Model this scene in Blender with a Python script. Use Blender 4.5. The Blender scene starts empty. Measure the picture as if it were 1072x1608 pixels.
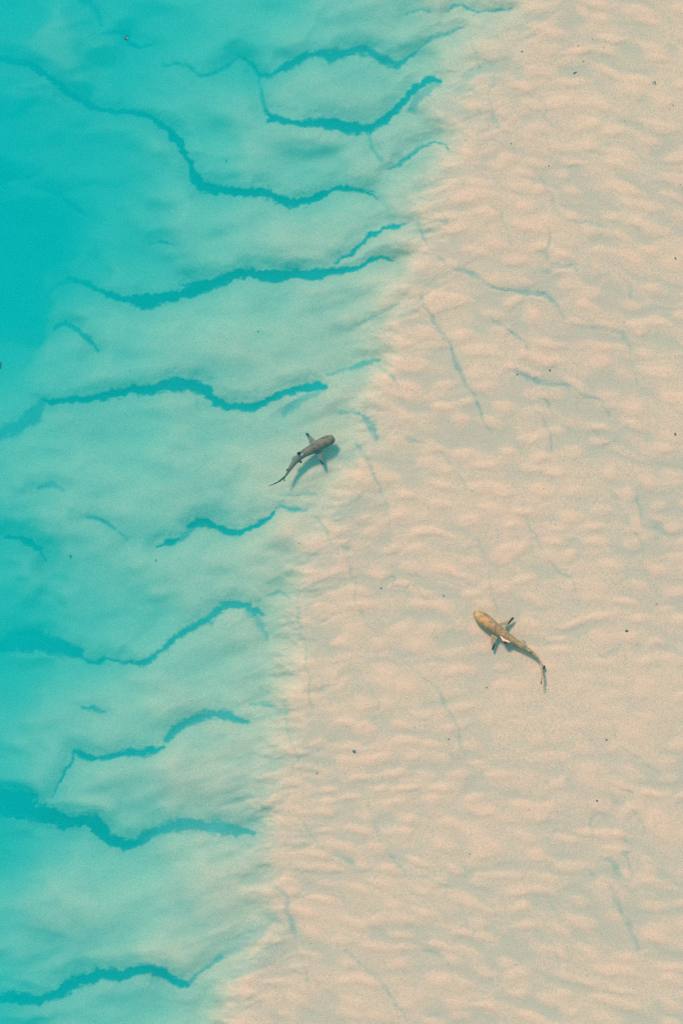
import bpy, bmesh, math, random
import numpy as np
from mathutils import Vector

S = bpy.context.scene
C = S.collection

# ------------------------------------------------------------------ camera, sky, sun, exposure
CAM_H = 24.0                      # drone height over the water
MPP = 0.01                        # metres on the water per photograph pixel
PW, PH = 1072, 1608
cd = bpy.data.cameras.new('camera')
cam = bpy.data.objects.new('camera', cd)
C.objects.link(cam)
cam.location = (0, 0, CAM_H)
cam.rotation_euler = (0, 0, 0)
cd.sensor_fit = 'VERTICAL'
cd.sensor_height = 24.0
cd.lens = 24.0 * CAM_H / (PH * MPP)
cd.clip_end = 2000
S.camera = cam

SUN_ELEV, SUN_ROT = 52.0, -28.0   # sun stands to the upper left of the picture
w = bpy.data.worlds.new('World')
S.world = w
w.use_nodes = True
nt = w.node_tree
nt.nodes.clear()
sky = nt.nodes.new('ShaderNodeTexSky')
sky.sky_type = 'NISHITA'
sky.sun_disc = False
sky.sun_elevation = math.radians(SUN_ELEV)
sky.sun_rotation = math.radians(SUN_ROT)
sky.ozone_density = 2.0
bg = nt.nodes.new('ShaderNodeBackground')
bg.inputs['Strength'].default_value = 0.15
wo = nt.nodes.new('ShaderNodeOutputWorld')
nt.links.new(sky.outputs[0], bg.inputs[0])
nt.links.new(bg.outputs[0], wo.inputs[0])

sl = bpy.data.lights.new('sun', 'SUN')
sl.energy = 4.0
sl.angle = math.radians(9.0)
sl.color = (1.0, 0.87, 0.76)
sun = bpy.data.objects.new('sun', sl)
C.objects.link(sun)
az = math.radians(SUN_ROT)
el = math.radians(SUN_ELEV)
sdir = Vector((math.sin(az) * math.cos(el), math.cos(az) * math.cos(el), math.sin(el)))
sun.rotation_euler = sdir.to_track_quat('Z', 'Y').to_euler()
sun.location = sdir * 40

S.view_settings.view_transform = 'Standard'
S.view_settings.look = 'None'
S.view_settings.exposure = 0.0
S.view_settings.gamma = 1.0
S.view_settings.use_curve_mapping = False
S.render.engine = 'CYCLES'
S.cycles.max_bounces = 8
S.cycles.volume_bounces = 3
S.cycles.diffuse_bounces = 3
S.cycles.use_denoising = False


def world_xy(px, py, z=0.0):
    """Where the photograph's pixel lies at height z."""
    k = MPP * (CAM_H - z) / CAM_H
    return (px - PW / 2) * k, (PH / 2 - py) * k


# ------------------------------------------------------------------ noise fields (numpy)
def _hash(ix, iy, seed):
    h = (ix.astype(np.int64) * 374761393 + iy.astype(np.int64) * 668265263 + seed * 1442695041) & 0xFFFFFFFF
    h = ((h ^ (h >> 13)) * 1274126177) & 0xFFFFFFFF
    h = ((h ^ (h >> 16)) * 2246822519) & 0xFFFFFFFF
    h = h ^ (h >> 15)
    return h.astype(np.float64) / 4294967295.0


def vnoise(x, y, seed):
    ix, iy = np.floor(x), np.floor(y)
    fx, fy = x - ix, y - iy
    fx = fx * fx * fx * (fx * (fx * 6 - 15) + 10)
    fy = fy * fy * fy * (fy * (fy * 6 - 15) + 10)
    a = _hash(ix, iy, seed); b = _hash(ix + 1, iy, seed)
    c = _hash(ix, iy + 1, seed); d = _hash(ix + 1, iy + 1, seed)
    return ((a * (1 - fx) + b * fx) * (1 - fy) + (c * (1 - fx) + d * fx) * fy) * 2 - 1


def fbm(x, y, seed, octs=4, gain=0.5):
    s, a, t = 0.0, 1.0, 0.0
    for k in range(octs):
        c, q = math.cos(0.6 * k), math.sin(0.6 * k)
        s = s + a * vnoise((x * c - y * q) * 2.03 ** k + 17.3 * k, (x * q + y * c) * 2.03 ** k - 9.1 * k, seed + k * 7)
        t += a
        a *= gain
    return s / t


def cells(x, y, seed):
    """Distance to the nearest of one jittered point per lattice cell, rounded where two meet."""
    ix, iy = np.floor(x), np.floor(y)
    acc = np.zeros(x.shape)
    for dx in (-1, 0, 1):
        for dy in (-1, 0, 1):
            cx, cy = ix + dx, iy + dy
            jx = cx + 0.15 + 0.7 * _hash(cx, cy, seed) + 0.5 * (np.mod(cy, 2) - 0.5)
            jy = cy + 0.2 + 0.6 * _hash(cx, cy, seed + 9)
            acc += np.exp(-9.0 * ((x - jx) ** 2 + (y - jy) ** 2))
    return acc


def smooth(e0, e1, x):
    t = np.clip((x - e0) / (e1 - e0), 0, 1)
    return t * t * (3 - 2 * t)


# ------------------------------------------------------------------ the lie of the sea bed, read off in photograph pixels
EDGE = [(-2000, 1400), (-400, 950), (0, 800), (60, 770), (120, 735), (200, 706), (300, 676), (350, 652), (400, 660), (450, 628), (500, 604),
        (560, 600), (600, 590), (650, 572), (700, 560), (750, 545), (800, 512), (850, 498), (900, 474), (950, 464), (1000, 460),
        (1050, 455), (1100, 442), (1150, 450), (1200, 425), (1250, 408), (1300, 408), (1350, 424), (1400, 410), (1450, 418),
        (1500, 388), (1560, 352), (1608, 345), (2000, 250), (4000, 100)]
# how much red comes back from the bed (8-bit), rows every 100 px, columns 0..700
RED_X = [-400, 0, 100, 200, 300, 400, 500, 600, 700, 800]
RED = {
    -400: [5, 5, 12, 30, 50, 70, 100, 130, 150, 165],
    0: [28, 28, 48, 52, 62, 78, 112, 135, 158, 170],
    50: [34, 34, 74, 38, 60, 72, 104, 128, 152, 170],
    100: [36, 36, 71, 40, 74, 60, 106, 118, 160, 175],
    200: [20, 20, 38, 54, 72, 102, 128, 134, 165, 180],
    250: [22, 22, 32, 46, 84, 112, 104, 140, 168, 180],
    300: [3, 3, 26, 40, 88, 112, 122, 132, 175, 185],
    400: [2, 2, 4, 48, 92, 116, 138, 150, 180, 185],
    500: [6, 6, 56, 96, 108, 124, 142, 172, 185, 190],
    560: [38, 38, 76, 100, 122, 134, 148, 160, 185, 190],
    700: [82, 82, 105, 104, 124, 146, 172, 178, 190, 190],
    800: [80, 80, 107, 116, 124, 146, 172, 190, 190, 190],
    900: [52, 52, 95, 104, 130, 156, 182, 190, 190, 190],
    1000: [40, 40, 81, 98, 128, 146, 182, 190, 190, 190],
    1050: [34, 34, 73, 96, 132, 154, 182, 190, 190, 190],
    1150: [74, 74, 105, 122, 142, 156, 182, 190, 190, 190],
    1220: [66, 66, 107, 132, 154, 166, 190, 190, 190, 190],
    1320: [36, 36, 83, 110, 132, 162, 190, 190, 190, 190],
    1420: [92, 92, 126, 132, 150, 166, 190, 190, 190, 190],
    1500: [82, 82, 115, 126, 156, 172, 190, 190, 190, 190],
    1600: [56, 56, 103, 106, 134, 176, 190, 190, 190, 190],
    2000: [10, 10, 84, 106, 134, 176, 190, 190, 190, 190],
}
K_RED = 1.95          # optical thickness of the water in red, per metre of depth, both ways together
D_SAND = 0.25        # water over the sand flat


def lin(v):
    v = np.asarray(v, dtype=float) / 255
    return np.where(v <= 0.04045, v / 12.92, ((v + 0.055) / 1.055) ** 2.4)


def base_depth(px, py):
    ys = np.array(sorted(RED))
    tab = np.array([RED[k] for k in ys], dtype=float)
    tab = np.maximum(tab * 1.06, 5)
    xs = np.array(RED_X, dtype=float)
    cx = np.clip(np.searchsorted(xs, px) - 1, 0, len(xs) - 2)
    cy = np.clip(np.searchsorted(ys, py) - 1, 0, len(ys) - 2)
    fx = np.clip((px - xs[cx]) / (xs[cx + 1] - xs[cx]), 0, 1)
    fy = np.clip((py - ys[cy]) / (ys[cy + 1] - ys[cy]), 0, 1)
    fx, fy = fx * fx * (3 - 2 * fx), fy * fy * (3 - 2 * fy)
    v = (tab[cy, cx] * (1 - fx) + tab[cy, cx + 1] * fx) * (1 - fy) + (tab[cy + 1, cx] * (1 - fx) + tab[cy + 1, cx + 1] * fx) * fy
    d = D_SAND + (math.log(lin(208.0)) - np.log(lin(v))) / K_RED
    # seaward the bed keeps falling away
    return d + np.clip((-px - 150) / 1500, 0, 2.2)


# dark troughs: (x, y, half width) along each, strength
TR = [
 (1.0, [(-90,60,4),(-30,80,4),(0,90,3),(20,95,4),(50,103,4),(75,120,5),(100,138,5),(125,155,5),(150,170,4),(180,175,3.5),(215,178,4),(240,188,4.5),(265,205,5),(285,228,5.5),(297,255,5),(305,280,6),(320,293,7),(350,298,7.5),(385,301,7),(410,300,8),(430,308,8),(455,318,8),(480,317,8),(505,306,6),(525,296,5),(545,294,4),(570,300,3),(592,311,1)]),
 (0.8, [(525,296,2),(545,293,3),(570,298,2),(590,303,1)]),
 (0.7, [(372,84,1.5),(395,100,3.5),(405,117,4),(425,120,3),(440,110,5),(455,100,5.5),(475,90,6),(495,83,6),(520,89,8),(540,82,9),(561,78,8),(586,84,6.5),(606,96,8),(621,102,7),(636,95,5)]),
 (0.6, [(636,95,3),(656,80,2),(676,60,2),(701,52,2),(726,44,1)]),
 (0.55, [(255,96,1.5),(275,97,1.5),(295,105,2),(312,118,2.5),(330,118,2.5),(355,105,3),(375,88,2)]),
 (0.45, [(404,115,2),(411,145,2),(415,170,3)]),
 (0.9, [(415,170,2.5),(425,184,4.5),(450,191,3.5),(475,194,4),(500,191,7),(520,194,10),(540,197,10),(566,201,9),(591,197,7.5),(611,182,5.5),(631,162,5),(651,140,7),(666,130,7),(680,127,6),(691,127,4)]),
 (0.4, [(691,127,6),(672,140,8),(655,155,8),(645,175,4)]),
 (0.7, [(608,265,1),(620,260,2),(635,250,2.5),(650,240,2.5),(665,230,2),(685,224,1.8),(700,228,1.5),(708,238,1)]),
 (0.35, [(575,205,3),(585,235,2),(600,255,2)]),
 (0.9, [(-40,262,4),(0,272,3),(20,275,2.5),(35,281,2.5),(58,277,1)]),
 (0.6, [(50,290,1),(75,297,2.5),(100,310,3),(120,325,4),(134,336,2)]),
 (0.5, [(110,-20,5),(130,0,5),(145,8,4),(152,20,3),(160,38,2)]),
 (0.7, [(160,52,1),(178,50,2),(195,50,3.5),(205,68,3.5),(220,74,2.5),(243,69,1)]),
 (0.45, [(70,455,2),(90,440,3),(105,434,4)]),
 (1.0, [(100,433,2),(110,435,3),(125,440,3),(145,450,3.5),(165,462,3.5),(190,468,5),(215,472,8),(240,474,9),(265,468,9),(290,460,9),(315,450,8),(340,442,7),(365,432,8),(385,430,9),(410,432,9),(440,433,9),(470,432,8),(500,430,7),(530,428,6),(555,422,4),(580,409,3.5),(600,404,3),(618,410,1)]),
 (0.85, [(525,414,1.5),(550,400,2.5),(566,384,4),(581,369,4),(601,359,4),(621,355,4),(642,351,2)]),
 (0.6, [(238,386,1),(255,379,2.2),(272,382,1)]),
 (0.6, [(80,515,2),(100,507,4),(120,518,3.5),(140,533,4),(155,550,2)]),
 (0.95, [(68,628,1.5),(80,630,4),(100,628,5),(130,628,5),(160,622,5),(190,618,6),(215,612,7),(240,611,7),(260,605,9),(280,602,9),(305,605,9),(320,612,9),(335,628,8),(355,638,7),(380,641,7),(400,637,6),(425,627,5.5),(450,615,5.5),(475,610,6),(500,606,7),(512,607,4)]),
 (0.4, [(70,628,6),(55,652,9),(30,668,10),(0,682,9),(-60,700,8)]),
 (0.35, [(505,612,6),(470,628,8),(445,650,5)]),
 (0.5, [(515,588,1.5),(540,582,3),(560,576,4),(595,566,3)]),
 (0.4, [(530,648,1.5),(555,648,2),(572,652,5),(585,668,6),(590,690,4)]),
 (0.3, [(440,777,1),(470,775,2.5),(495,776,1.5)]),
 (0.6, [(432,799,2),(450,797,4),(465,797,4),(482,800,1.5)]),
 (0.85, [(245,860,1.5),(265,853,4),(280,846,3)]),
 (0.45, [(280,848,4),(292,838,5),(302,830,5)]),
 (0.9, [(296,828,3),(305,823,5),(315,820,6),(330,822,6),(345,828,6),(360,838,5.5),(375,838,5),(395,829,4.5),(415,818,4),(430,804,2)]),
 (0.55, [(128,816,1),(150,812,2.5),(170,820,2),(200,848,1)]),
 (0.35, [(60,766,2),(85,760,3),(102,770,1)]),
 (0.8, [(12,842,3),(35,845,5),(50,852,5),(62,862,4),(73,879,1)]),
 (0.7, [(-60,1030,12),(0,1018,6),(20,1010,14),(40,1004,17),(60,1006,15),(80,1013,13),(100,1019,11),(120,1024,9),(128,1034,4),(140,1040,3),(155,1041,3),(165,1032,2),(180,1040,2.5),(205,1038,3),(225,1042,4.5),(245,1028,3.5),(260,1018,4),(270,1003,3.5),(285,995,5),(300,988,6),(320,976,6.5),(335,966,7),(350,956,8),(365,950,8),(385,953,8),(402,960,7),(412,964,3)]),
 (0.3, [(385,958,6),(405,972,6),(418,1000,4)]),
 (0.4, [(420,937,1),(438,929,1.5),(450,938,1)]),
 (0.7, [(128,1112,1),(145,1112,3),(165,1116,1)]),
 (0.8, [(117,1182,3),(135,1185,5),(150,1190,4),(165,1190,4),(180,1185,4.5),(200,1180,5.5),(225,1180,6),(245,1178,4),(260,1173,2.5)]),
 (0.65, [(262,1165,4),(268,1152,7),(280,1142,7),(295,1133,7),(320,1124,7.5),(345,1119,7),(365,1125,6.5),(386,1134,4)]),
 (0.7, [(118,1182,1),(108,1203,3.5),(100,1216,3),(93,1228,1.5),(82,1250,1)]),
 (0.35, [(393,1106,2.5),(410,1103,4),(428,1108,2)]),
 (0.9, [(-80,1240,22),(0,1262,18),(20,1268,20),(45,1272,17),(70,1281,13),(95,1288,11),(120,1291,9),(145,1293,10),(158,1303,9),(172,1319,8),(195,1327,8),(215,1325,7)]),
 (0.6, [(215,1325,7),(235,1312,8),(260,1300,9),(290,1294,9),(320,1297,9),(350,1301,10),(375,1306,10),(396,1306,5)]),
 (0.85, [(-80,1560,8),(0,1567,7),(30,1569,8),(60,1570,6),(90,1562,7),(110,1547,9),(130,1538,9),(155,1530,9),(175,1530,8),(190,1537,6),(210,1524,7),(235,1521,7),(255,1528,8),(275,1540,8),(295,1547,5)]),
 (0.5, [(297,1545,3),(310,1530,2),(330,1515,3),(348,1503,4)]),
 (0.16, [(345,1505,6),(370,1487,14),(400,1464,16),(425,1440,10)]),
 (0.55, [(640,23,1),(660,16,2),(675,17,1)]),
 (0.75, [(702,16,1),(714,9,2),(727,8,2.2),(735,14,1.5),(750,18,1.5),(775,18,1.8),(803,15,1)]),
 (0.35, [(560,510,1),(600,492,2),(625,476,1)]),
]
# thin pale green seams on the sand flat
SEAM = [
 (0.5, [(655,352,2),(664,378,3),(680,400,3),(700,418,3),(735,428,4),(760,440,5),(775,449,3),(795,453,2),(825,457,5),(850,463,4),(865,475,3),(882,497,2)]),
 (0.45, [(662,470,2),(680,490,2),(690,520,2.5),(705,548,3.5),(720,575,3),(735,605,4),(745,620,3),(760,660,1),(770,676,2)]),
 (0.42, [(775,503,1),(800,520,2.5),(820,535,3),(828,547,2)]),
 (0.3, [(930,515,6),(975,524,4),(990,545,2),(998,575,1.5),(1002,600,1)]),
 (0.38, [(810,588,5),(850,600,6),(890,607,2),(920,622,2.5),(945,632,2.5),(960,652,1)]),
 (0.3, [(835,635,1),(850,655,2),(862,685,1.5),(864,708,1)]),
 (0.35, [(615,685,4),(650,693,5),(680,702,2),(705,720,1.5),(714,738,3),(740,775,1.5)]),
 (0.4, [(558,700,4),(575,722,4),(590,745,3),(600,770,1.5),(608,800,1.5),(617,860,1)]),
 (0.3, [(770,325,1),(788,342,1.5),(797,362,1.5),(806,385,1)]),
 (0.35, [(835,262,1),(858,290,1.5),(870,328,1.5),(895,345,2),(930,352,4),(955,362,3),(972,384,1.5)]),
 (0.35, [(818,790,1),(838,830,1.5),(850,865,1.5),(872,895,1.5),(895,908,1.5),(906,945,1)]),
 (0.28, [(745,850,1.5),(757,872,2),(765,905,1.5),(780,960,1)]),
 (0.35, [(960,770,4),(985,815,2.5),(1003,850,1),(1013,900,1)]),
 (0.28, [(545,860,2),(558,910,3),(570,975,1.5)]),
 (0.32, [(466,955,4),(475,1000,2),(487,1060,1.5),(492,1110,1)]),
 (0.25, [(550,1045,1.5),(580,1072,2),(600,1115,1.5)]),
 (0.28, [(595,1000,1),(640,1040,1),(690,1080,1.5),(712,1128,3),(730,1190,1.5)]),
 (0.25, [(950,1130,1),(975,1170,1.5),(1005,1195,2),(1045,1225,1.5)]),
 (0.25, [(585,1270,3),(598,1325,2),(640,1375,3),(690,1392,4),(740,1405,2),(775,1430,2.5),(805,1465,1.5),(822,1495,1)]),
 (0.3, [(918,1365,1.5),(955,1395,3),(980,1440,5),(1005,1490,6)]),
 (0.3, [(940,1258,1),(980,1265,1.5),(1000,1283,2),(1010,1312,4)]),
 (0.2, [(1015,1350,1.5),(1072,1398,2)]),
 (0.3, [(545,1495,4),(575,1525,3),(610,1555,2.5),(645,1600,1.5)]),
 (0.35, [(415,1372,4),(448,1415,4),(460,1450,5),(470,1500,3),(490,1560,2)]),
 (0.28, [(465,1275,2),(490,1312,2),(520,1342,4),(560,1360,4)]),
 (0.3, [(735,50,1),(745,75,2),(755,95,2),(760,110,1)]),
 (0.3, [(595,570,2),(620,590,3),(632,630,2)]),
 (0.25, [(500,818,2),(520,850,4),(545,880,3)]),
 (0.3, [(965,430,1),(980,440,2),(992,465,1.5)]),
 (0.25, [(448,1100,4),(455,1150,3),(470,1195,2)]),
 (0.2, [(850,1135,1.5),(875,1180,2),(890,1230,1)]),
 (0.25, [(640,1480,3),(690,1500,4),(720,1540,2)]),
 (0.2, [(860,1420,2),(890,1480,3),(915,1540,2)]),
]


def lines_field(px, py, table, reach=60.0, rag=1.0, amp=1.0, seed=50, thin=1.0):
    """0..1 strength of the line work at each point; edges frayed by noise."""
    out = np.zeros(px.shape)
    dip = np.zeros(px.shape)
    n1 = fbm(px / 26.0, py / 26.0, seed, 4, 0.6)
    n2 = fbm(px / 7.0, py / 7.0, seed + 31, 3, 0.65)
    n3 = fbm(px / 16.0, py / 3.2, seed + 37, 3, 0.6)
    wx = px + 5.0 * rag * fbm(px / 22.0, py / 22.0, seed + 3, 4, 0.62)
    wy = py + 5.0 * rag * fbm(px / 20.0, py / 20.0, seed + 5, 5, 0.68)
    for strength, pts in table:
        keen = strength
        strength = min(1.0, strength ** (0.6 if thin == 1.0 else 0.9))
        if thin != 1.0:
            pts = [(a_, b_, c_ * thin + 0.3) for a_, b_, c_ in pts]
        x0, x1 = min(p[0] for p in pts) - reach, max(p[0] for p in pts) + reach
        y0, y1 = min(p[1] for p in pts) - reach, max(p[1] for p in pts) + reach
        sel = np.nonzero((px > x0) & (px < x1) & (py > y0) & (py < y1))
        if not len(sel[0]):
            continue
        X, Y = wx[sel], wy[sel]
        best = np.full(X.shape, -99.0)
        half = np.ones(X.shape)
        for (ax, ay, aw), (bx, by, bw) in zip(pts, pts[1:]):
            L = (bx - ax) ** 2 + (by - ay) ** 2
            t = np.clip(((X - ax) * (bx - ax) + (Y - ay) * (by - ay)) / L, 0, 1)
            d = np.hypot(X - ax - t * (bx - ax), Y - ay - t * (by - ay))
            ww = aw + t * (bw - aw)
            m = ww - d
            up = m > best
            best = np.where(up, m, best)
            half = np.where(up, ww, half)
        soft = (1.1 + 0.24 * half + (1 - keen) * 4.5) * (1 + 0.8 * np.clip(n1[sel], -0.6, 1))
        edge = best + rag * (0.55 * half * n1[sel] + (1.1 + 0.34 * half) * n2[sel] + (1.0 + 0.3 * half) * n3[sel])
        v = smooth(-soft, soft * 0.8, edge) * strength * amp
        halo = smooth(-34, 2, best + 16 * n1[sel]) * strength * 0.13
        out[sel] = np.maximum(out[sel], np.maximum(v, halo))
        dip[sel] = np.maximum(dip[sel], smooth(-26, 9, best) * strength * amp)
    return out, dip


def bed(px, py, fine=True):
    """Depth of the bed below the water and the share of teal painted in for depth and shade, at photograph pixels."""
    ey = np.array([e[0] for e in EDGE], dtype=float)
    ex = np.array([e[1] for e in EDGE], dtype=float)
    wob = 16 * fbm(px / 60, py / 34, 11, 4, 0.6)
    s = px - np.interp(py, ey, ex) + wob            # > 0 on the sand flat
    wide = 38 + 60 * smooth(420, 60, py)
    flat = smooth(-wide, wide * 0.9, s + 16 * fbm(px / 50, py / 26, 13, 3, 0.4))
    d_sea = base_depth(px + 60 * fbm(px / 110, py / 75, 21, 3, 0.45), py + 26 * fbm(px / 130, py / 70, 23, 3))
    # long soft streaks fanning down to the left, and mottling
    u = px * 0.94 - py * 0.34
    v = px * 0.34 + py * 0.94
    near = smooth(-260, -10, s)
    st = fbm(u / 110, v / 17, 31, 4, 0.55)
    mo = fbm(px / 70, py / 42, 33, 5, 0.6)
    ms = fbm(px / 90, py / 55, 33, 2, 0.4)
    st2 = fbm(u / 110, v / 22, 31, 2, 0.4)
    mb = fbm(px / 190, py / 75, 35, 3, 0.5)
    d_sea = d_sea + 0.020 * st2 * (0.35 + near) + 0.060 * ms * (1 + 1.2 * np.clip(d_sea - 0.6, 0, 1)) + 0.05 * mb
    d_sea = np.maximum(d_sea, D_SAND + 0.02)
    # ripples of the flat: pillows longer across than along
    tilt = 0.15 * smooth(1500, 200, py) + 0.24 * smooth(1100, 1500, py)
    wx = px + 24 * fbm(px / 95, py / 80, 41, 4)
    wy = py + 19 * fbm(px / 95, py / 80, 43, 4) - tilt * (px - 850)
    ph = wy / 33 + 1.5 * fbm(wx / 62, wy / 60, 46, 3, 0.55)
    sc = np.sin(2 * math.pi * ph) * (0.35 + 0.65 * smooth(-0.5, 0.6, fbm(wx / 48, wy / 30, 48, 2)))
    r1 = fbm(wx / 50, wy / 22, 45, 3, 0.36)
    r3 = fbm(wx / 150, wy / 75, 49, 3, 0.5)
    ce = cells(wx / 60, wy / 29, 71)
    pill = 0.08 * sc + 0.42 * r1 + 0.24 * r3 + 0.62 * (smooth(0.1, 1.05, ce) - 0.42)
    d_flat = D_SAND - 0.024 * pill - 0.004
    calm = 1 - 0.65 * np.exp(-(((px - 880) / 190) ** 2 + ((py - 1110) / 95) ** 2))
    d_flat = D_SAND + (d_flat - D_SAND) * calm
    d = d_sea * (1 - flat) + d_flat * flat
    depth_tint = (0.09 * smooth(-0.45, 0.2, -pill) + 0.15 * smooth(0.12, 0.5, -pill)) * smooth(-150, 0, s + 40 * mo) * calm  # hollows tinted teal in place of depth and shade
    depth_tint = np.maximum(depth_tint, (1 - flat) * np.clip(0.12 - 0.26 * mo - 0.14 * st * near, 0, 0.4))
    tr, dip = lines_field(px, py, TR)
    wis = smooth(-0.1, 0.6, fbm(u / 85, v / 26, 61, 4, 0.5)) * np.exp(-((s - 10) / 80) ** 2)
    d = d + 0.02 * wis
    depth_tint = np.maximum(depth_tint, 0.42 * wis)
    sx = px + 9 * fbm(px / 45, py / 45, 95, 3, 0.6)
    sy = py + 7 * fbm(px / 45, py / 45, 96, 3, 0.6)
    sm, _ = lines_field(sx, sy, SEAM, rag=0.75, seed=90, thin=0.62)
    ac = px * 0.84 - py * 0.54
    al = px * 0.54 + py * 0.84
    hl = np.abs(fbm(ac / 75 + 0.6 * fbm(px / 60, py / 60, 103, 3), al / 330, 101, 2, 0.4))
    hm = smooth(0.0, 0.4, fbm(px / 80, py / 90, 105, 3))
    sm = np.maximum(sm, 0.27 * smooth(0.022, 0.004, hl) * hm * flat)
    sm = sm * np.clip(0.75 + 0.8 * fbm(px / 26, py / 26, 97, 3), 0.1, 1.3)
    d = d + (0.07 + 0.08 * np.clip(d_sea, 0, 1.2)) * dip + 0.03 * sm
    depth_tint = np.maximum(depth_tint, np.maximum(np.minimum(1.12 * tr, 0.99), np.minimum(0.56, depth_tint * 0.8 + 0.95 * sm)))  # troughs and seams coloured to imitate deeper, shaded bed
    weed = tr * smooth(0.4, 1.1, d_sea) * 0.9  # further darkening painted into the deep troughs for contrast
    return d, depth_tint, weed


# ------------------------------------------------------------------ materials
def mat(name):
    m = bpy.data.materials.new(name)
    m.use_nodes = True
    t = m.node_tree
    t.nodes.clear()
    o = t.nodes.new('ShaderNodeOutputMaterial')
    return m, t, o


def node(t, kind, **kw):
    n = t.nodes.new(kind)
    for k, v in kw.items():
        if k in n.inputs:
            n.inputs[k].default_value = v
        else:
            setattr(n, k, v)
    return n


def mixc(t, fac, a, b, blend='MIX'):
    n = t.nodes.new('ShaderNodeMix')
    n.data_type = 'RGBA'
    n.blend_type = blend
    for idx, val in ((0, fac), (6, a), (7, b)):
        if hasattr(val, 'is_linked') or hasattr(val, 'links'):
            t.links.new(val, n.inputs[idx])
        else:
            n.inputs[idx].default_value = val
    return n.outputs[2]


def ramp(t, fac, stops):
    n = t.nodes.new('ShaderNodeValToRGB')
    t.links.new(fac, n.inputs[0])
    e = n.color_ramp.elements
    while len(e) < len(stops):
        e.new(0.5)
    for k, (p, c) in enumerate(stops):
        e[k].position = p
        e[k].color = (c, c, c, 1) if not isinstance(c, tuple) else c
    return n.outputs[0]


SAND = (0.93, 0.56, 0.40, 1)
DEPTH_TINT = (0.02, 0.25, 0.23, 1)  # teal that stands in for deep water and shaded hollows


def sand_material():
    m, t, o = mat('coral_sand')
    geo = node(t, 'ShaderNodeNewGeometry')
    at = node(t, 'ShaderNodeAttribute', attribute_name='depth_tint')
    big = node(t, 'ShaderNodeTexNoise', Scale=0.55, Detail=4.0, Roughness=0.6)
    mid = node(t, 'ShaderNodeTexNoise', Scale=5.0, Detail=5.0, Roughness=0.65)
    gr = node(t, 'ShaderNodeTexNoise', Scale=62.0, Detail=3.0, Roughness=0.8)
    for n in (big, mid, gr):
        t.links.new(geo.outputs['Position'], n.inputs['Vector'])
    pinker = mixc(t, ramp(t, big.outputs[0], [(0.3, 0.0), (0.7, 1.0)]), (0.98, 0.445, 0.280, 1), (0.99, 0.425, 0.275, 1))
    col = mixc(t, ramp(t, mid.outputs[0], [(0.35, 0.0), (0.75, 0.35)]), pinker, (0.88, 0.46, 0.33, 1))
    col = mixc(t, at.outputs['Fac'], col, DEPTH_TINT)
    aw = node(t, 'ShaderNodeAttribute', attribute_name='weed')  # painted trough darkening, no plants on the bed
    col = mixc(t, aw.outputs['Fac'], col, (0.01, 0.10, 0.11, 1))
    g = ramp(t, gr.outputs[0], [(0.30, (0.40, 0.74, 0.76, 1)), (0.5, (1, 1, 1, 1)), (0.70, (1.3, 1.15, 1.15, 1))])
    col = mixc(t, 1.0, col, g, 'MULTIPLY')
    bump = node(t, 'ShaderNodeBump', Strength=0.5, Distance=0.01)
    t.links.new(gr.outputs[0], bump.inputs['Height'])
    b = node(t, 'ShaderNodeBsdfPrincipled', Roughness=0.95)
    b.inputs['Specular IOR Level'].default_value = 0.1
    t.links.new(col, b.inputs['Base Color'])
    t.links.new(bump.outputs[0], b.inputs['Normal'])
    t.links.new(b.outputs[0], o.inputs['Surface'])
    return m


def water_material():
    m, t, o = mat('lagoon_water')
    # scatter (0.02, .36, .40) per metre, absorption (1.35, .04, .04)
    ab = node(t, 'ShaderNodeVolumeAbsorption', Density=0.95)
    ab.inputs['Color'].default_value = (0.0, 0.97, 0.965, 1)
    sc = node(t, 'ShaderNodeVolumeScatter', Density=0.64)
    sc.inputs['Color'].default_value = (0.01, 0.88, 0.79, 1)
    sc.inputs['Anisotropy'].default_value = 0.0
    ad = node(t, 'ShaderNodeAddShader')
    t.links.new(ab.outputs[0], ad.inputs[0])
    t.links.new(sc.outputs[0], ad.inputs[1])
    t.links.new(ad.outputs[0], o.inputs['Volume'])
    return m


def skin_material(name, back, flank):
    m, t, o = mat(name)
    at = node(t, 'ShaderNodeAttribute', attribute_name='skin')      # x: black tip, y: pale flank, z: blotch
    sep = node(t, 'ShaderNodeSeparateColor')
    t.links.new(at.outputs['Color'], sep.inputs[0])
    co = node(t, 'ShaderNodeTexCoord')
    n1 = node(t, 'ShaderNodeTexNoise', Scale=13.0, Detail=5.0, Roughness=0.6)
    n2 = node(t, 'ShaderNodeTexNoise', Scale=70.0, Detail=3.0, Roughness=0.8)
    for n in (n1, n2):
        t.links.new(co.outputs['Object'], n.inputs['Vector'])
    dark = (back[0] * 0.45, back[1] * 0.6, back[2] * 0.6, 1)
    warm = (min(1, back[0] * 1.55), back[1] * 1.2, back[2] * 0.75, 1)
    c = mixc(t, sep.outputs[2], back, warm)
    c = mixc(t, ramp(t, n1.outputs[0], [(0.40, 0.0), (0.62, 0.85)]), c, dark)
    c = mixc(t, sep.outputs[1], c, flank)
    c = mixc(t, 1.0, c, ramp(t, n2.outputs[0], [(0.3, 0.45), (0.5, 1.0), (0.7, 1.5)]), 'MULTIPLY')
    c = mixc(t, sep.outputs[0], c, (0.004, 0.005, 0.012, 1))
    b = node(t, 'ShaderNodeBsdfPrincipled', Roughness=0.6)
    b.inputs['Specular IOR Level'].default_value = 0.25
    t.links.new(c, b.inputs['Base Color'])
    t.links.new(b.outputs[0], o.inputs['Surface'])
    return m


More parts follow.
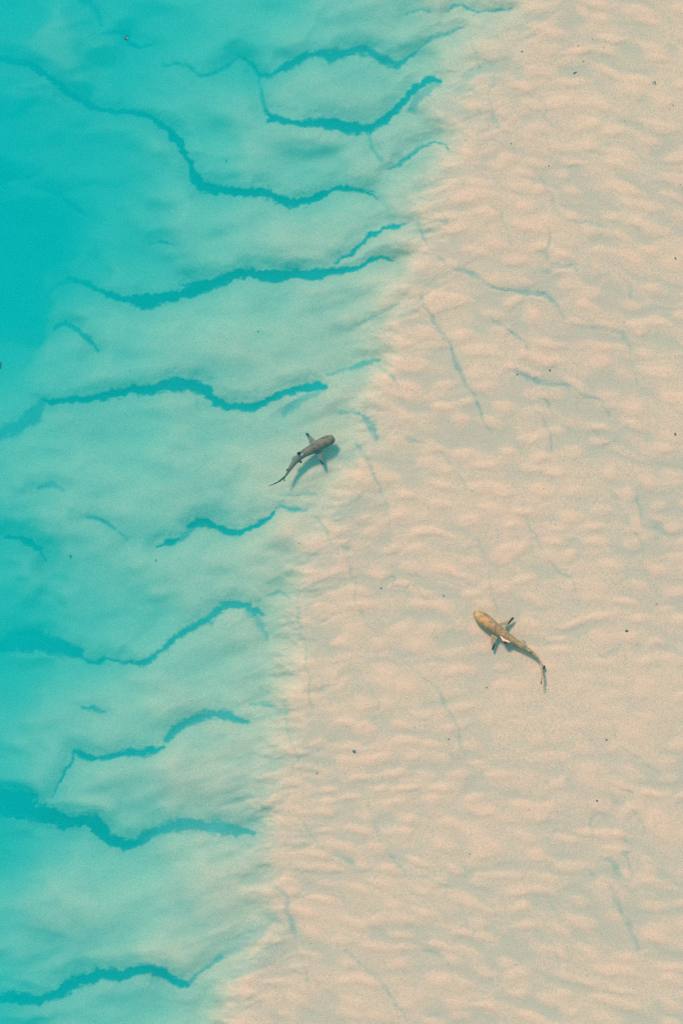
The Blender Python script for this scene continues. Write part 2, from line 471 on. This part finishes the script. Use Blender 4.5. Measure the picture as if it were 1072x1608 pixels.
def plain(name, c, c2, rough=0.8, scale=60.0):
    m, t, o = mat(name)
    co = node(t, 'ShaderNodeTexCoord')
    n = node(t, 'ShaderNodeTexNoise', Scale=scale, Detail=3.0)
    t.links.new(co.outputs['Object'], n.inputs['Vector'])
    col = mixc(t, ramp(t, n.outputs[0], [(0.4, 0.0), (0.6, 1.0)]), c, c2)
    b = node(t, 'ShaderNodeBsdfPrincipled', Roughness=rough)
    t.links.new(col, b.inputs['Base Color'])
    t.links.new(b.outputs[0], o.inputs['Surface'])
    return m


# ------------------------------------------------------------------ sea bed
def axis(half, step, far):
    n = int(half / step)
    inner = np.arange(-n, n + 1) * step
    out, x, s = [], half, step
    while x < far:
        s *= 1.22
        x += s
        out.append(x)
    out = np.array(out)
    return np.concatenate([-out[::-1], inner, out])


STEP = 0.017
xs = axis(5.75, STEP, 600)
ys = axis(8.35, STEP, 600)
X, Y = np.meshgrid(xs, ys)
depth = np.full(X.shape, 0.3)
for it in range(3):
    k = CAM_H / (CAM_H + depth) / MPP
    PX = X * k + PW / 2
    PY = PH / 2 - Y * k
    depth, depth_tint, weed = bed(np.clip(PX, -4500, 4500), np.clip(PY, -4500, 5500))
verts = np.stack([X, Y, -depth], axis=-1).reshape(-1, 3)
ny, nx = X.shape
i = np.arange((ny - 1) * (nx - 1))
r, c = i // (nx - 1), i % (nx - 1)
a = r * nx + c
quads = np.stack([a, a + 1, a + nx + 1, a + nx], axis=-1)
me = bpy.data.meshes.new('seabed')
me.vertices.add(len(verts))
me.vertices.foreach_set('co', verts.ravel())
me.loops.add(quads.size)
me.loops.foreach_set('vertex_index', quads.ravel())
me.polygons.add(len(quads))
me.polygons.foreach_set('loop_start', np.arange(len(quads)) * 4)
me.polygons.foreach_set('use_smooth', np.ones(len(quads), dtype=bool))
me.update(calc_edges=True)
at = me.attributes.new('depth_tint', 'FLOAT', 'POINT')
at.data.foreach_set('value', depth_tint.ravel().astype(np.float32))
at = me.attributes.new('weed', 'FLOAT', 'POINT')
at.data.foreach_set('value', weed.ravel().astype(np.float32))
seabed = bpy.data.objects.new('seabed', me)
C.objects.link(seabed)
seabed['kind'] = 'structure'
seabed['label'] = 'pale pink sand bed, rippled on the shallow flat, cut by dark winding troughs where deeper'
me.materials.append(sand_material())


def bed_z(px, py):
    d, _, _ = bed(np.array([[float(px)]]), np.array([[float(py)]]))
    return -float(d[0, 0])


# ------------------------------------------------------------------ water (a closed body filled with turbid turquoise water)
bm = bmesh.new()
bmesh.ops.create_cube(bm, size=1.0)
for v in bm.verts:
    v.co = Vector((v.co.x * 1180, v.co.y * 1180, 0.0 if v.co.z > 0 else -8.0))
wm = bpy.data.meshes.new('water')
bm.to_mesh(wm)
bm.free()
wm.materials.append(water_material())
water = bpy.data.objects.new('water', wm)
C.objects.link(water)
water['kind'] = 'structure'
water['label'] = 'clear shallow lagoon water turning turquoise with depth'


# ------------------------------------------------------------------ sharks
def catmull(P, n):
    P = [Vector(p) for p in P]
    P = [P[0] * 2 - P[1]] + P + [P[-1] * 2 - P[-2]]
    out = []
    for k in range(1, len(P) - 2):
        p0, p1, p2, p3 = P[k - 1:k + 3]
        for q in range(n):
            t = q / n
            out.append(0.5 * ((2 * p1) + (p2 - p0) * t + (2 * p0 - 5 * p1 + 4 * p2 - p3) * t * t + (3 * p1 - p0 - 3 * p2 + p3) * t ** 3))
    out.append(P[-2])
    return out


def blade(bm, outline, thick):
    """A fin: outline points (Vector) round it, lens-shaped section of thickness thick at the middle, thin rim."""
    n = len(outline)
    cen = sum(outline, Vector()) / n
    nor = (outline[1] - outline[0]).cross(outline[n // 2] - outline[0]).normalized()
    sides = []
    for s in (1, -1):
        rim = [bm.verts.new(p + nor * s * 0.0035) for p in outline]
        mid = [bm.verts.new(p.lerp(cen, 0.4) + nor * s * thick * 0.5) for p in outline]
        c = bm.verts.new(cen + nor * s * thick * 0.6)
        for k in range(n):
            j = (k + 1) % n
            f = [(rim[k], rim[j], mid[j], mid[k]), (mid[k], mid[j], c)]
            for q in f:
                bm.faces.new(q if s == 1 else q[::-1])
        sides.append(rim)
    for k in range(n):
        j = (k + 1) % n
        bm.faces.new((sides[0][j], sides[0][k], sides[1][k], sides[1][j]))


def make_shark(label, spine, z_of, fins, tips, bands, back, flank, blotch, group):
    """spine: (px, py, half width in px); z_of(t) height of the axis; fins: outlines as (px, py, dz) with dz above the axis height at the fin's root."""
    zc = z_of(0.35)

    def P(px, py, z):
        x, y = world_xy(px, py, z)
        return Vector((x, y, z))

    ax = []
    n = len(spine)
    for k, (px, py, hw) in enumerate(spine):
        t = k / (n - 1)
        x, y = world_xy(px, py, z_of(t))
        ax.append((x, y, z_of(t), hw * MPP))
    path = catmull([a_[:3] for a_ in ax], 6)
    rad = [v.x for v in catmull([(a_[3], 0, 0) for a_ in ax], 6)]
    org = P(spine[4][0], spine[4][1], 0) * 1.0
    org.z = path[len(path) // 3].z
    bm = bmesh.new()
    rings = []
    N = 24
    m = len(path)
    for k, p in enumerate(path):
        tan = (path[min(k + 1, m - 1)] - path[max(k - 1, 0)]).normalized()
        side = Vector((tan.y, -tan.x, 0)).normalized()
        up = side.cross(tan).normalized()
        if up.z < 0:
            up = -up
        t = k / (m - 1)
        rw = max(rad[k], 0.003)
        hgt = rw * (0.62 + 0.5 * min(1, t / 0.35)) if t < 0.5 else rw * (1.12 + 0.5 * (t - 0.5))
        ring = []
        for q in range(N):
            an = 2 * math.pi * q / N
            cz = math.sin(an)
            flatb = 0.82 if cz < 0 else 1.0
            ring.append(bm.verts.new(p + side * rw * math.cos(an) + up * hgt * cz * flatb))
        rings.append(ring)
    for k in range(m - 1):
        for q in range(N):
            j = (q + 1) % N
            bm.faces.new((rings[k][q], rings[k][j], rings[k + 1][j], rings[k + 1][q]))
    bm.faces.new(rings[0][::-1])
    bm.faces.new(rings[-1])
    for outline, thick in fins:
        blade(bm, [P(px, py, zc + dz) for px, py, dz in outline], thick)
    bmesh.ops.recalc_face_normals(bm, faces=bm.faces)
    bmesh.ops.translate(bm, verts=bm.verts, vec=-org)
    tmp = bpy.data.meshes.new('shark_tmp')
    bm.to_mesh(tmp)
    bm.free()
    o = bpy.data.objects.new('reef_shark', tmp)
    C.objects.link(o)
    rm = o.modifiers.new('skin', 'REMESH')
    rm.mode = 'VOXEL'
    rm.voxel_size = 0.0042
    so = o.modifiers.new('smooth', 'SMOOTH')
    so.factor = 0.5
    so.iterations = 1
    dg = bpy.context.evaluated_depsgraph_get()
    fin_me = bpy.data.meshes.new_from_object(o.evaluated_get(dg))
    o.modifiers.clear()
    o.data = fin_me
    fin_me.name = 'reef_shark'
    bpy.data.meshes.remove(tmp)
    o.location = org
    # markings of the skin: black fin tips, pale flanks, warm crown of the head
    co = np.empty(len(fin_me.vertices) * 3)
    fin_me.vertices.foreach_get('co', co)
    co = co.reshape(-1, 3) + np.array(org)
    nrm = np.empty(len(fin_me.vertices) * 3)
    fin_me.vertices.foreach_get('normal', nrm)
    nrm = nrm.reshape(-1, 3)
    col = np.zeros((len(co), 4), dtype=np.float32)
    col[:, 3] = 1
    for (ax_, ay_, az_, bx_, by_, bz_, rr) in tips:
        A, B = np.array(P(ax_, ay_, zc + az_)), np.array(P(bx_, by_, zc + bz_))
        L = max(1e-9, float(((B - A) ** 2).sum()))
        t = np.clip(((co - A) @ (B - A)) / L, 0, 1)
        d = np.linalg.norm(co - A - t[:, None] * (B - A), axis=1)
        d = d + 0.004 * vnoise(co[:, 0] * 90, co[:, 1] * 90, 5)
        col[:, 0] = np.maximum(col[:, 0], 1 - smooth(rr * 1.05, rr * 1.35, d))
    pth = np.array([list(p) for p in path])
    rd = np.array(rad)
    dist = np.full(len(co), 9.0)
    ratio = np.zeros(len(co))
    tt = np.zeros(len(co))
    for k in range(m):
        d = np.linalg.norm(co[:, :2] - pth[k, :2], axis=1)
        up = d < dist
        dist = np.where(up, d, dist)
        ratio = np.where(up, d / max(rd[k], 0.004), ratio)
        tt = np.where(up, k / (m - 1), tt)
    col[:, 1] = np.clip(smooth(0.84, 1.02, ratio) * (ratio < 1.15) * 0.4 + smooth(0.1, -0.3, nrm[:, 2]), 0, 1)
    col[:, 1] = np.maximum(col[:, 1], 0.12 * (ratio > 1.2))
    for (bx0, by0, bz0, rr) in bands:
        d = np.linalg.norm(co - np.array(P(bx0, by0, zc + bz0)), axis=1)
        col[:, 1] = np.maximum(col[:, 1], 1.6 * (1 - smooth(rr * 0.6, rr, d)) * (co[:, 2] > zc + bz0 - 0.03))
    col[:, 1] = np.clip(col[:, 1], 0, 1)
    col[:, 2] = blotch * smooth(0.22, 0.08, np.abs(tt - 0.13)) * smooth(0.95, 0.4, ratio)
    at = fin_me.attributes.new('skin', 'FLOAT_COLOR', 'POINT')
    at.data.foreach_set('color', col.ravel())
    fin_me.polygons.foreach_set('use_smooth', np.ones(len(fin_me.polygons), dtype=bool))
    fin_me.materials.clear()
    fin_me.materials.append(skin_material(label.split()[0] + '_shark_skin', back, flank))
    o['label'] = label
    o['category'] = 'shark'
    o['group'] = group
    # eyes, low on the sides of the head
    k = 9
    tan = (path[k + 1] - path[k - 1]).normalized()
    side = Vector((tan.y, -tan.x, 0)).normalized()
    for s in (-1, 1):
        bm = bmesh.new()
        bmesh.ops.create_uvsphere(bm, u_segments=12, v_segments=8, radius=0.009)
        em = bpy.data.meshes.new('eye')
        bm.to_mesh(em)
        bm.free()
        em.materials.append(EYE)
        e = bpy.data.objects.new('eye', em)
        C.objects.link(e)
        e.parent = o
        e.location = path[k] + side * s * rad[k] * 0.93 - Vector((0, 0, 0.006)) - org
    return o


EYE = plain('eye_black', (0.01, 0.01, 0.01, 1), (0.03, 0.03, 0.02, 1), 0.2)

# shark over the edge of the drop, swimming to the upper right
g1 = bed_z(480, 710)
z1 = g1 + 0.27
sp1 = [(524.6,687.4,2.6),(523.2,688.2,5.6),(519.5,690.0,7.8),(514,692.4,8.9),(506,696.0,9.3),(497,701.0,8.6),(487,706.8,7.6),(478,711.5,6.6),(470,717.5,5.6),(463.5,724.5,4.6),(458,731.5,3.8),(453.5,739,2.7),(449.5,745.5,1.7),(446,749.8,1.1)]
fins1 = [
    # pectorals
    ([(501,692.5,-.01),(494,690.5,-.012),(487,684,-.02),(483.5,679.8,-.03),(480.3,679.5,-.03),(479.8,681.8,-.03),(481.8,685,-.028),(484.5,691,-.02),(486,697.5,-.012),(495,700,-.01)], 0.014),
    ([(505.5,705,-.01),(505.8,711,-.014),(506.3,718,-.022),(508,725.5,-.03),(508.2,729,-.032),(506,729.8,-.032),(503.8,727.5,-.03),(500.5,720.5,-.022),(496,714,-.014),(493,710.5,-.01),(497,703,-.01)], 0.014),
    # dorsal, leaning to the left
    ([(477.5,709.5,.055),(473.5,709.5,.085),(468.5,709.6,.115),(466.2,711.2,.125),(466.5,713.4,.115),(468.5,714.5,.08),(470.5,715.8,.05),(474,713,.045)], 0.016),
    # second dorsal
    ([(454.5,735.5,.03),(451.5,736,.05),(449.3,736.8,.055),(449.8,738.8,.045),(452.5,740.5,.02)], 0.008),
    # pelvics
    ([(467,719,-.02),(470.5,721.5,-.025),(474.5,724,-.03),(474,727.2,-.032),(471.5,727.5,-.032),(468,725.5,-.03),(463,723,-.02)], 0.01),
    ([(464,715,-.02),(459.8,717,-.028),(457.4,720.6,-.03),(457.8,724.0,-.03),(462,723,-.02)], 0.01),
    # caudal: long upper lobe trailing, short lower lobe
    ([(449,745,.01),(444.5,749.8,.035),(438,754.5,.075),(431.5,758.2,.11),(426,760.6,.13),(421.6,763.0,.14),(422.2,763.9,.13),(428,761.7,.09),(434.5,759.2,.05),(440.5,756.2,.02),(446.5,751.8,-.01),(449.5,748.2,-.01)], 0.010),
    ([(448,748,0.0),(447.5,751,-.03),(449.3,754.2,-.055),(447.6,756.2,-.06),(445.3,754.6,-.055),(444.8,751.8,-.02)], 0.010),
]
tips1 = [
    (481.5,679.5,-.03, 482.2,684.5,-.03, .022),
    (507.6,729,-.032, 501.5,722.5,-.03, .013), (507.4,728.8,-.03, 505.5,728.5,-.03, .018),
    (466.5,711.5,.12, 469,712,.10, .026),
    (449.5,737.5,.05, 450.5,738.0,.045, .014),
    (447.5,754,-.05, 447.2,755.5,-.06, .024),
    (421.8,763.3,.13, 424.5,762.5,.12, .012), (431.5,758.6,.10, 433,758.8,.07, .011), (441,754.5,.05, 437,756.4,.05, .008),
]
make_shark('grey brown blacktip shark in turquoise water near the sand edge, teal shadow beside it',
           sp1, lambda t: z1 - 0.02 * t, fins1, tips1, [(473, 712.5, .07, .035)], (0.19, 0.125, 0.085, 1), (0.40, 0.36, 0.30, 1), 0.1, 'blacktip reef sharks')

# shark on the sand flat, swimming to the upper left
g2 = bed_z(795, 1000)
z2 = g2 + 0.15
sp2 = [(744.0,960.8,2.2),(746.0,962.6,5.2),(750.5,966.2,8.2),(756.5,970.8,10.2),(764,976.8,10.4),(772,983.2,9.8),(781,989.6,8.8),(791,996.8,7.6),(801,1003.6,6.4),(811,1009.8,5.3),(821,1015.8,4.3),(830.5,1021.5,3.3),(839,1028.5,2.4),(845,1035.5,1.7),(848.6,1043,1.1)]
fins2 = [
    ([(777,979.5,-.01),(784,978.5,-.014),(792,975.5,-.02),(799,972,-.026),(805,968.6,-.03),(806.8,970.2,-.03),(804,974.5,-.028),(799,979.5,-.024),(795.5,984.5,-.018),(792.5,989,-.012),(784,990,-.01)], 0.014),
    ([(771,995,-.01),(769.8,1001,-.016),(770.6,1008,-.024),(771.2,1016,-.03),(771.6,1020.6,-.032),(773.8,1021,-.032),(775.4,1016.5,-.03),(777,1010,-.024),(779.5,1004,-.014),(784,997,-.01)], 0.014),
    # dorsal leaning to the lower left, its lit side up
    ([(782.5,996.0,.05),(785.5,1001,.065),(788.5,1006.0,.075),(791.5,1010.0,.083),(794.4,1010.9,.082),(797,1009.4,.072),(801.5,1008.9,.05),(800,1004.5,.05),(791,999,.045)], 0.014),
    # second dorsal
    ([(826,1018,.03),(829,1022,.05),(832,1024.6,.055),(834,1024.4,.045),(833,1022.5,.02)], 0.008),
    # pelvics
    ([(811,1005,-.015),(816.5,1005.2,-.022),(821.8,1004.6,-.028),(824.2,1007.4,-.03),(825.6,1011.2,-.03),(821,1011.8,-.02),(815,1010,-.015)], 0.010),
    ([(803,1008,-.015),(803.5,1012.5,-.022),(807.5,1016.5,-.03),(811.5,1017.8,-.03),(812,1013,-.018)], 0.010),
    # caudal
    ([(847,1039,.012),(850.4,1045,.04),(851.6,1052,.07),(852.0,1059,.09),(850.8,1067,.10),(849.2,1075.2,.10),(847.9,1075.2,.09),(848.6,1067,.06),(849.2,1059,.035),(848.8,1051,.01),(846.2,1043,-.01)], 0.009),
    ([(848.5,1041,0.0),(851.5,1043.8,-.03),(855.4,1045.2,-.05),(856,1049.5,-.055),(853.4,1052,-.055),(850.8,1049,-.03),(848.6,1046,-.01)], 0.010),
]
tips2 = [
    (806,969.2,-.03, 797.5,979,-.026, .013), (805.5,970,-.03, 804,971.5,-.03, .016), (797,979,-.026, 793.5,987,-.018, .007),
    (772.6,1020.4,-.032, 776.0,1010.8,-.026, .013), (772.6,1020,-.03, 773.5,1017.5,-.03, .016),
    (790.5,1009.4,.083, 795,1010.8,.082, .024),
    (832.5,1024.6,.05, 833.5,1024.4,.045, .008),
    (855,1047,-.05, 854,1050.5,-.055, .026),
    (849,1075,.10, 849.5,1071,.09, .009), (823.6,1004.6,-.03, 824.6,1009,-.03, .008),
]
make_shark('golden brown blacktip shark swimming over the rippled pale sand with its pale dorsal fin lit',
           sp2, lambda t: z2, fins2, tips2, [(785 + 2.2 * k_, 1001 + 1.25 * k_ + (1.2 if 1 < k_ < 5 else 0), .068, .026) for k_ in range(7)], (0.40, 0.25, 0.125, 1), (0.80, 0.50, 0.30, 1), 0.7, 'blacktip reef sharks')  # dorsal patch: its pale band plus sunlit brightness put into the colour


# ------------------------------------------------------------------ things lying on the bed
rng = random.Random(7)
DARK = plain('dark_weed', (0.012, 0.02, 0.035, 1), (0.03, 0.05, 0.06, 1))
BLUE = plain('blue_grey_shell', (0.02, 0.07, 0.10, 1), (0.05, 0.10, 0.12, 1))
BROWN = plain('brown_coral_rubble', (0.10, 0.06, 0.04, 1), (0.18, 0.12, 0.09, 1))
PALE = plain('pale_fleck', (0.96, 0.54, 0.36, 1), (0.96, 0.50, 0.34, 1))


def lump_bm(bm, cx, cy, cz, rx, ry, rz, rot, seed, sub=2):
    r_ = bmesh.ops.create_icosphere(bm, subdivisions=sub, radius=1.0)
    rg = random.Random(seed)
    ph = [rg.uniform(0, 6.28) for _ in range(6)]
    for v in r_['verts']:
        p = v.co
        k = 1 + 0.22 * math.sin(3.1 * p.x + ph[0]) * math.cos(2.7 * p.y + ph[1]) + 0.16 * math.sin(5.3 * p.y + ph[2] + 2 * p.z) + rg.uniform(-.07, .07)
        x, y, z = p.x * rx * k, p.y * ry * k, p.z * rz * k
        v.co = Vector((cx + x * math.cos(rot) - y * math.sin(rot), cy + x * math.sin(rot) + y * math.cos(rot), cz + z))


def speck(name, cat, label, px, py, rx, ry, rz, rot, m, extra=None, group=None, z=None):
    if z is None:
        z = bed_z(px, py)
    x, y = world_xy(px, py, z)
    bm = bmesh.new()
    lump_bm(bm, 0, 0, rz * 0.55, rx, ry, rz, rot, int(px * 7 + py))
    for (dx, dy, ex, ey, er) in (extra or []):
        lump_bm(bm, dx, dy, rz * 0.5, ex, ey, rz * 0.8, er, int(px + dy * 900))
    me_ = bpy.data.meshes.new(name)
    bm.to_mesh(me_)
    bm.free()
    me_.polygons.foreach_set('use_smooth', np.ones(len(me_.polygons), dtype=bool))
    me_.materials.append(m)
    o = bpy.data.objects.new(name, me_)
    C.objects.link(o)
    o.location = (x, y, z)
    o['label'] = label
    o['category'] = cat
    if group:
        o['group'] = group
    return o


G = 'dark bits of rubble on the sea bed'
speck('weed_clump', 'seaweed', 'small black crescent of weed drifting near the surface over the top left trough', 197.3, 60.4, .014, .024, .012, 0.2, DARK, [(.016, -.024, .016, .012, -.4), (.010, .024, .014, .009, 0.2), (.030, .036, .006, .012, -.3)], z=-0.10)
speck('pale_fleck', 'shell', 'tiny pale shell caught in the black crescent of weed at the top left', 198.9, 60.0, .010, .009, .008, 0, PALE, z=-0.085)
speck('weed_clump', 'seaweed', 'blue grey clump of weed cut by the left edge, drifting over the deepest water', -0.5, 572.5, .040, .062, .03, 0.1, BLUE, [(.012, -.045, .022, .026, .3)], z=-0.42)
speck('pebble', 'pebble', 'black pebble alone on the sand at the right edge, the darkest bit there', 1059, 681.5, .016, .022, .02, 0.0, DARK, group=G)
speck('pebble', 'pebble', 'dark blue pebble to the right of the golden shark', 983, 990.5, .022, .014, .018, 0.2, DARK, group=G)
speck('weed_clump', 'seaweed', 'bluish clump of weed on the sand below the middle of the picture', 556, 1180, .02, .022, .014, 0.5, BLUE, [(-.022, .012, .012, .010, 0)])
speck('pebble', 'pebble', 'teal black pebble on the sand in the lower right, above a faint seam', 936.5, 1257.3, .014, .014, .014, 0.0, DARK, group=G)
speck('weed_clump', 'seaweed', 'blue weed flecks with a ragged tail on the sand at the upper right', 1027, 129, .016, .012, .012, 0.5, BLUE, [(.012, -.03, .007, .018, 0.2), (-.028, -.02, .008, .014, .1)])
speck('pebble', 'pebble', 'small dark pebble at the right edge above the pale green seams', 1059.5, 405.8, .014, .016, .014, 0.0, BLUE, group=G)
speck('pebble', 'pebble', 'tiny dark pebble between the two sharks on the sand', 598, 923.5, .012, .012, .012, 0, DARK, group=G)
speck('pebble', 'pebble', 'tiny dark pebble just right of the sand edge below the bluish weed', 497.5, 1214, .011, .012, .012, 0, DARK, group=G)
speck('coral_rubble', 'coral rubble', 'brown fleck of rubble on the sand below the golden shark', 704, 1160.5, .012, .015, .012, 0, BROWN, group=G)
speck('coral_rubble', 'coral rubble', 'brown fleck of rubble on the sand at the lower right of the golden shark', 951.5, 1161.5, .018, .010, .012, 0.2, BROWN, group=G)
speck('pebble', 'pebble', 'tiny dark pebble in turquoise water above the end of the long left trough', 355.5, 253, .014, .014, .014, 0, DARK, group=G)
speck('pebble', 'pebble', 'tiny dark pebble in turquoise water between two long troughs', 405.5, 520.5, .015, .010, .012, 0, BLUE, group=G)
speck('weed_clump', 'seaweed', 'small teal weed fleck on the sand right of the diagonal seam', 862.5, 581.5, .017, .013, .012, 0.4, BLUE)
speck('pebble', 'pebble', 'tiny teal pebble at the head of a pale green seam on the sand', 811.5, 588, .011, .011, .012, 0, BLUE, group=G)
speck('weed_clump', 'seaweed', 'dark teal weed fleck in turquoise water left of the short lower trough', 111, 873, .022, .026, .016, 0.3, BLUE)
speck('weed_clump', 'seaweed', 'slender teal weed strand below the short wavy trough', 245, 880, .010, .028, .012, -0.2, BLUE)
speck('pebble', 'pebble', 'tiny dark pebble on the sand above the golden shark head', 696, 935.5, .012, .011, .012, 0, BLUE, group=G)
speck('pebble', 'pebble', 'tiny teal pebble on the sand below the tail side of the golden shark', 763.5, 1079.5, .012, .012, .012, 0, BLUE, group=G)
speck('pebble', 'pebble', 'teal pebble on pale sand at the top right of the picture', 819, 81, .013, .013, .012, 0, BLUE, group=G)
speck('coral_rubble', 'coral rubble', 'blue brown flecks of rubble high on the sand flat', 901, 114.5, .018, .011, .012, .4, BLUE, [(.028, .012, .010, .008, 0)])
speck('pale_fleck', 'shell', 'pale lump standing in for a surface glint behind the tail of the golden shark', 858.5, 1081, .024, .012, .006, 0.4, PALE, [(-.055, -.012, .030, .007, 0.1)])  # added lump, its pale colour imitates the glint on the wake
speck('pale_fleck', 'shell', 'thin white shell sliver along the upper pale green seam', 794, 454.8, .05, .006, .008, -0.15, PALE)
speck('pale_fleck', 'shell', 'thin white shell sliver at the right end of the long left trough', 584, 302.5, .04, .006, .008, -0.1, PALE)
speck('pale_fleck', 'shell', 'thin pale shell sliver in turquoise water above a short trough', 298, 1099, .06, .006, .008, -0.2, PALE)

# countless crumbs of shell and coral strewn over the bed: one mass
bm = bmesh.new()
rg = random.Random(21)
cx_, cy_, cs_ = [], [], []
for k in range(620):
    if rg.random() < 0.35:
        px, py = rg.gauss(900, 110), rg.gauss(150, 110)
    else:
        px, py = rg.uniform(0, 1072), rg.uniform(0, 1608)
    edge = np.interp(py, [e[0] for e in EDGE], [e[1] for e in EDGE])
    if px < edge - 60 and rg.random() < 0.75:
        continue
    cx_.append(px); cy_.append(py); cs_.append(min(0.011, 0.0028 * math.exp(rg.gauss(0, 0.5)) + 0.0012))
dd, _, _ = bed(np.array([cx_]), np.array([cy_]))
for k, (px, py, s_) in enumerate(zip(cx_, cy_, cs_)):
    z = -float(dd[0, k])
    x, y = world_xy(px, py, z)
    lump_bm(bm, x, y, z + s_ * 0.5, s_ * rg.uniform(.8, 1.6), s_ * rg.uniform(.7, 1.1), s_ * .8, rg.uniform(0, 3.1), k, 1)
cm = bpy.data.meshes.new('coral_crumbs')
bm.to_mesh(cm)
bm.free()
cm.materials.append(plain('coral_crumb', (0.05, 0.06, 0.06, 1), (0.16, 0.14, 0.12, 1), scale=1.5))
co_ = bpy.data.objects.new('coral_crumbs', cm)
C.objects.link(co_)
co_['kind'] = 'stuff'
co_['label'] = 'dark crumbs of coral and shell strewn over the sand'
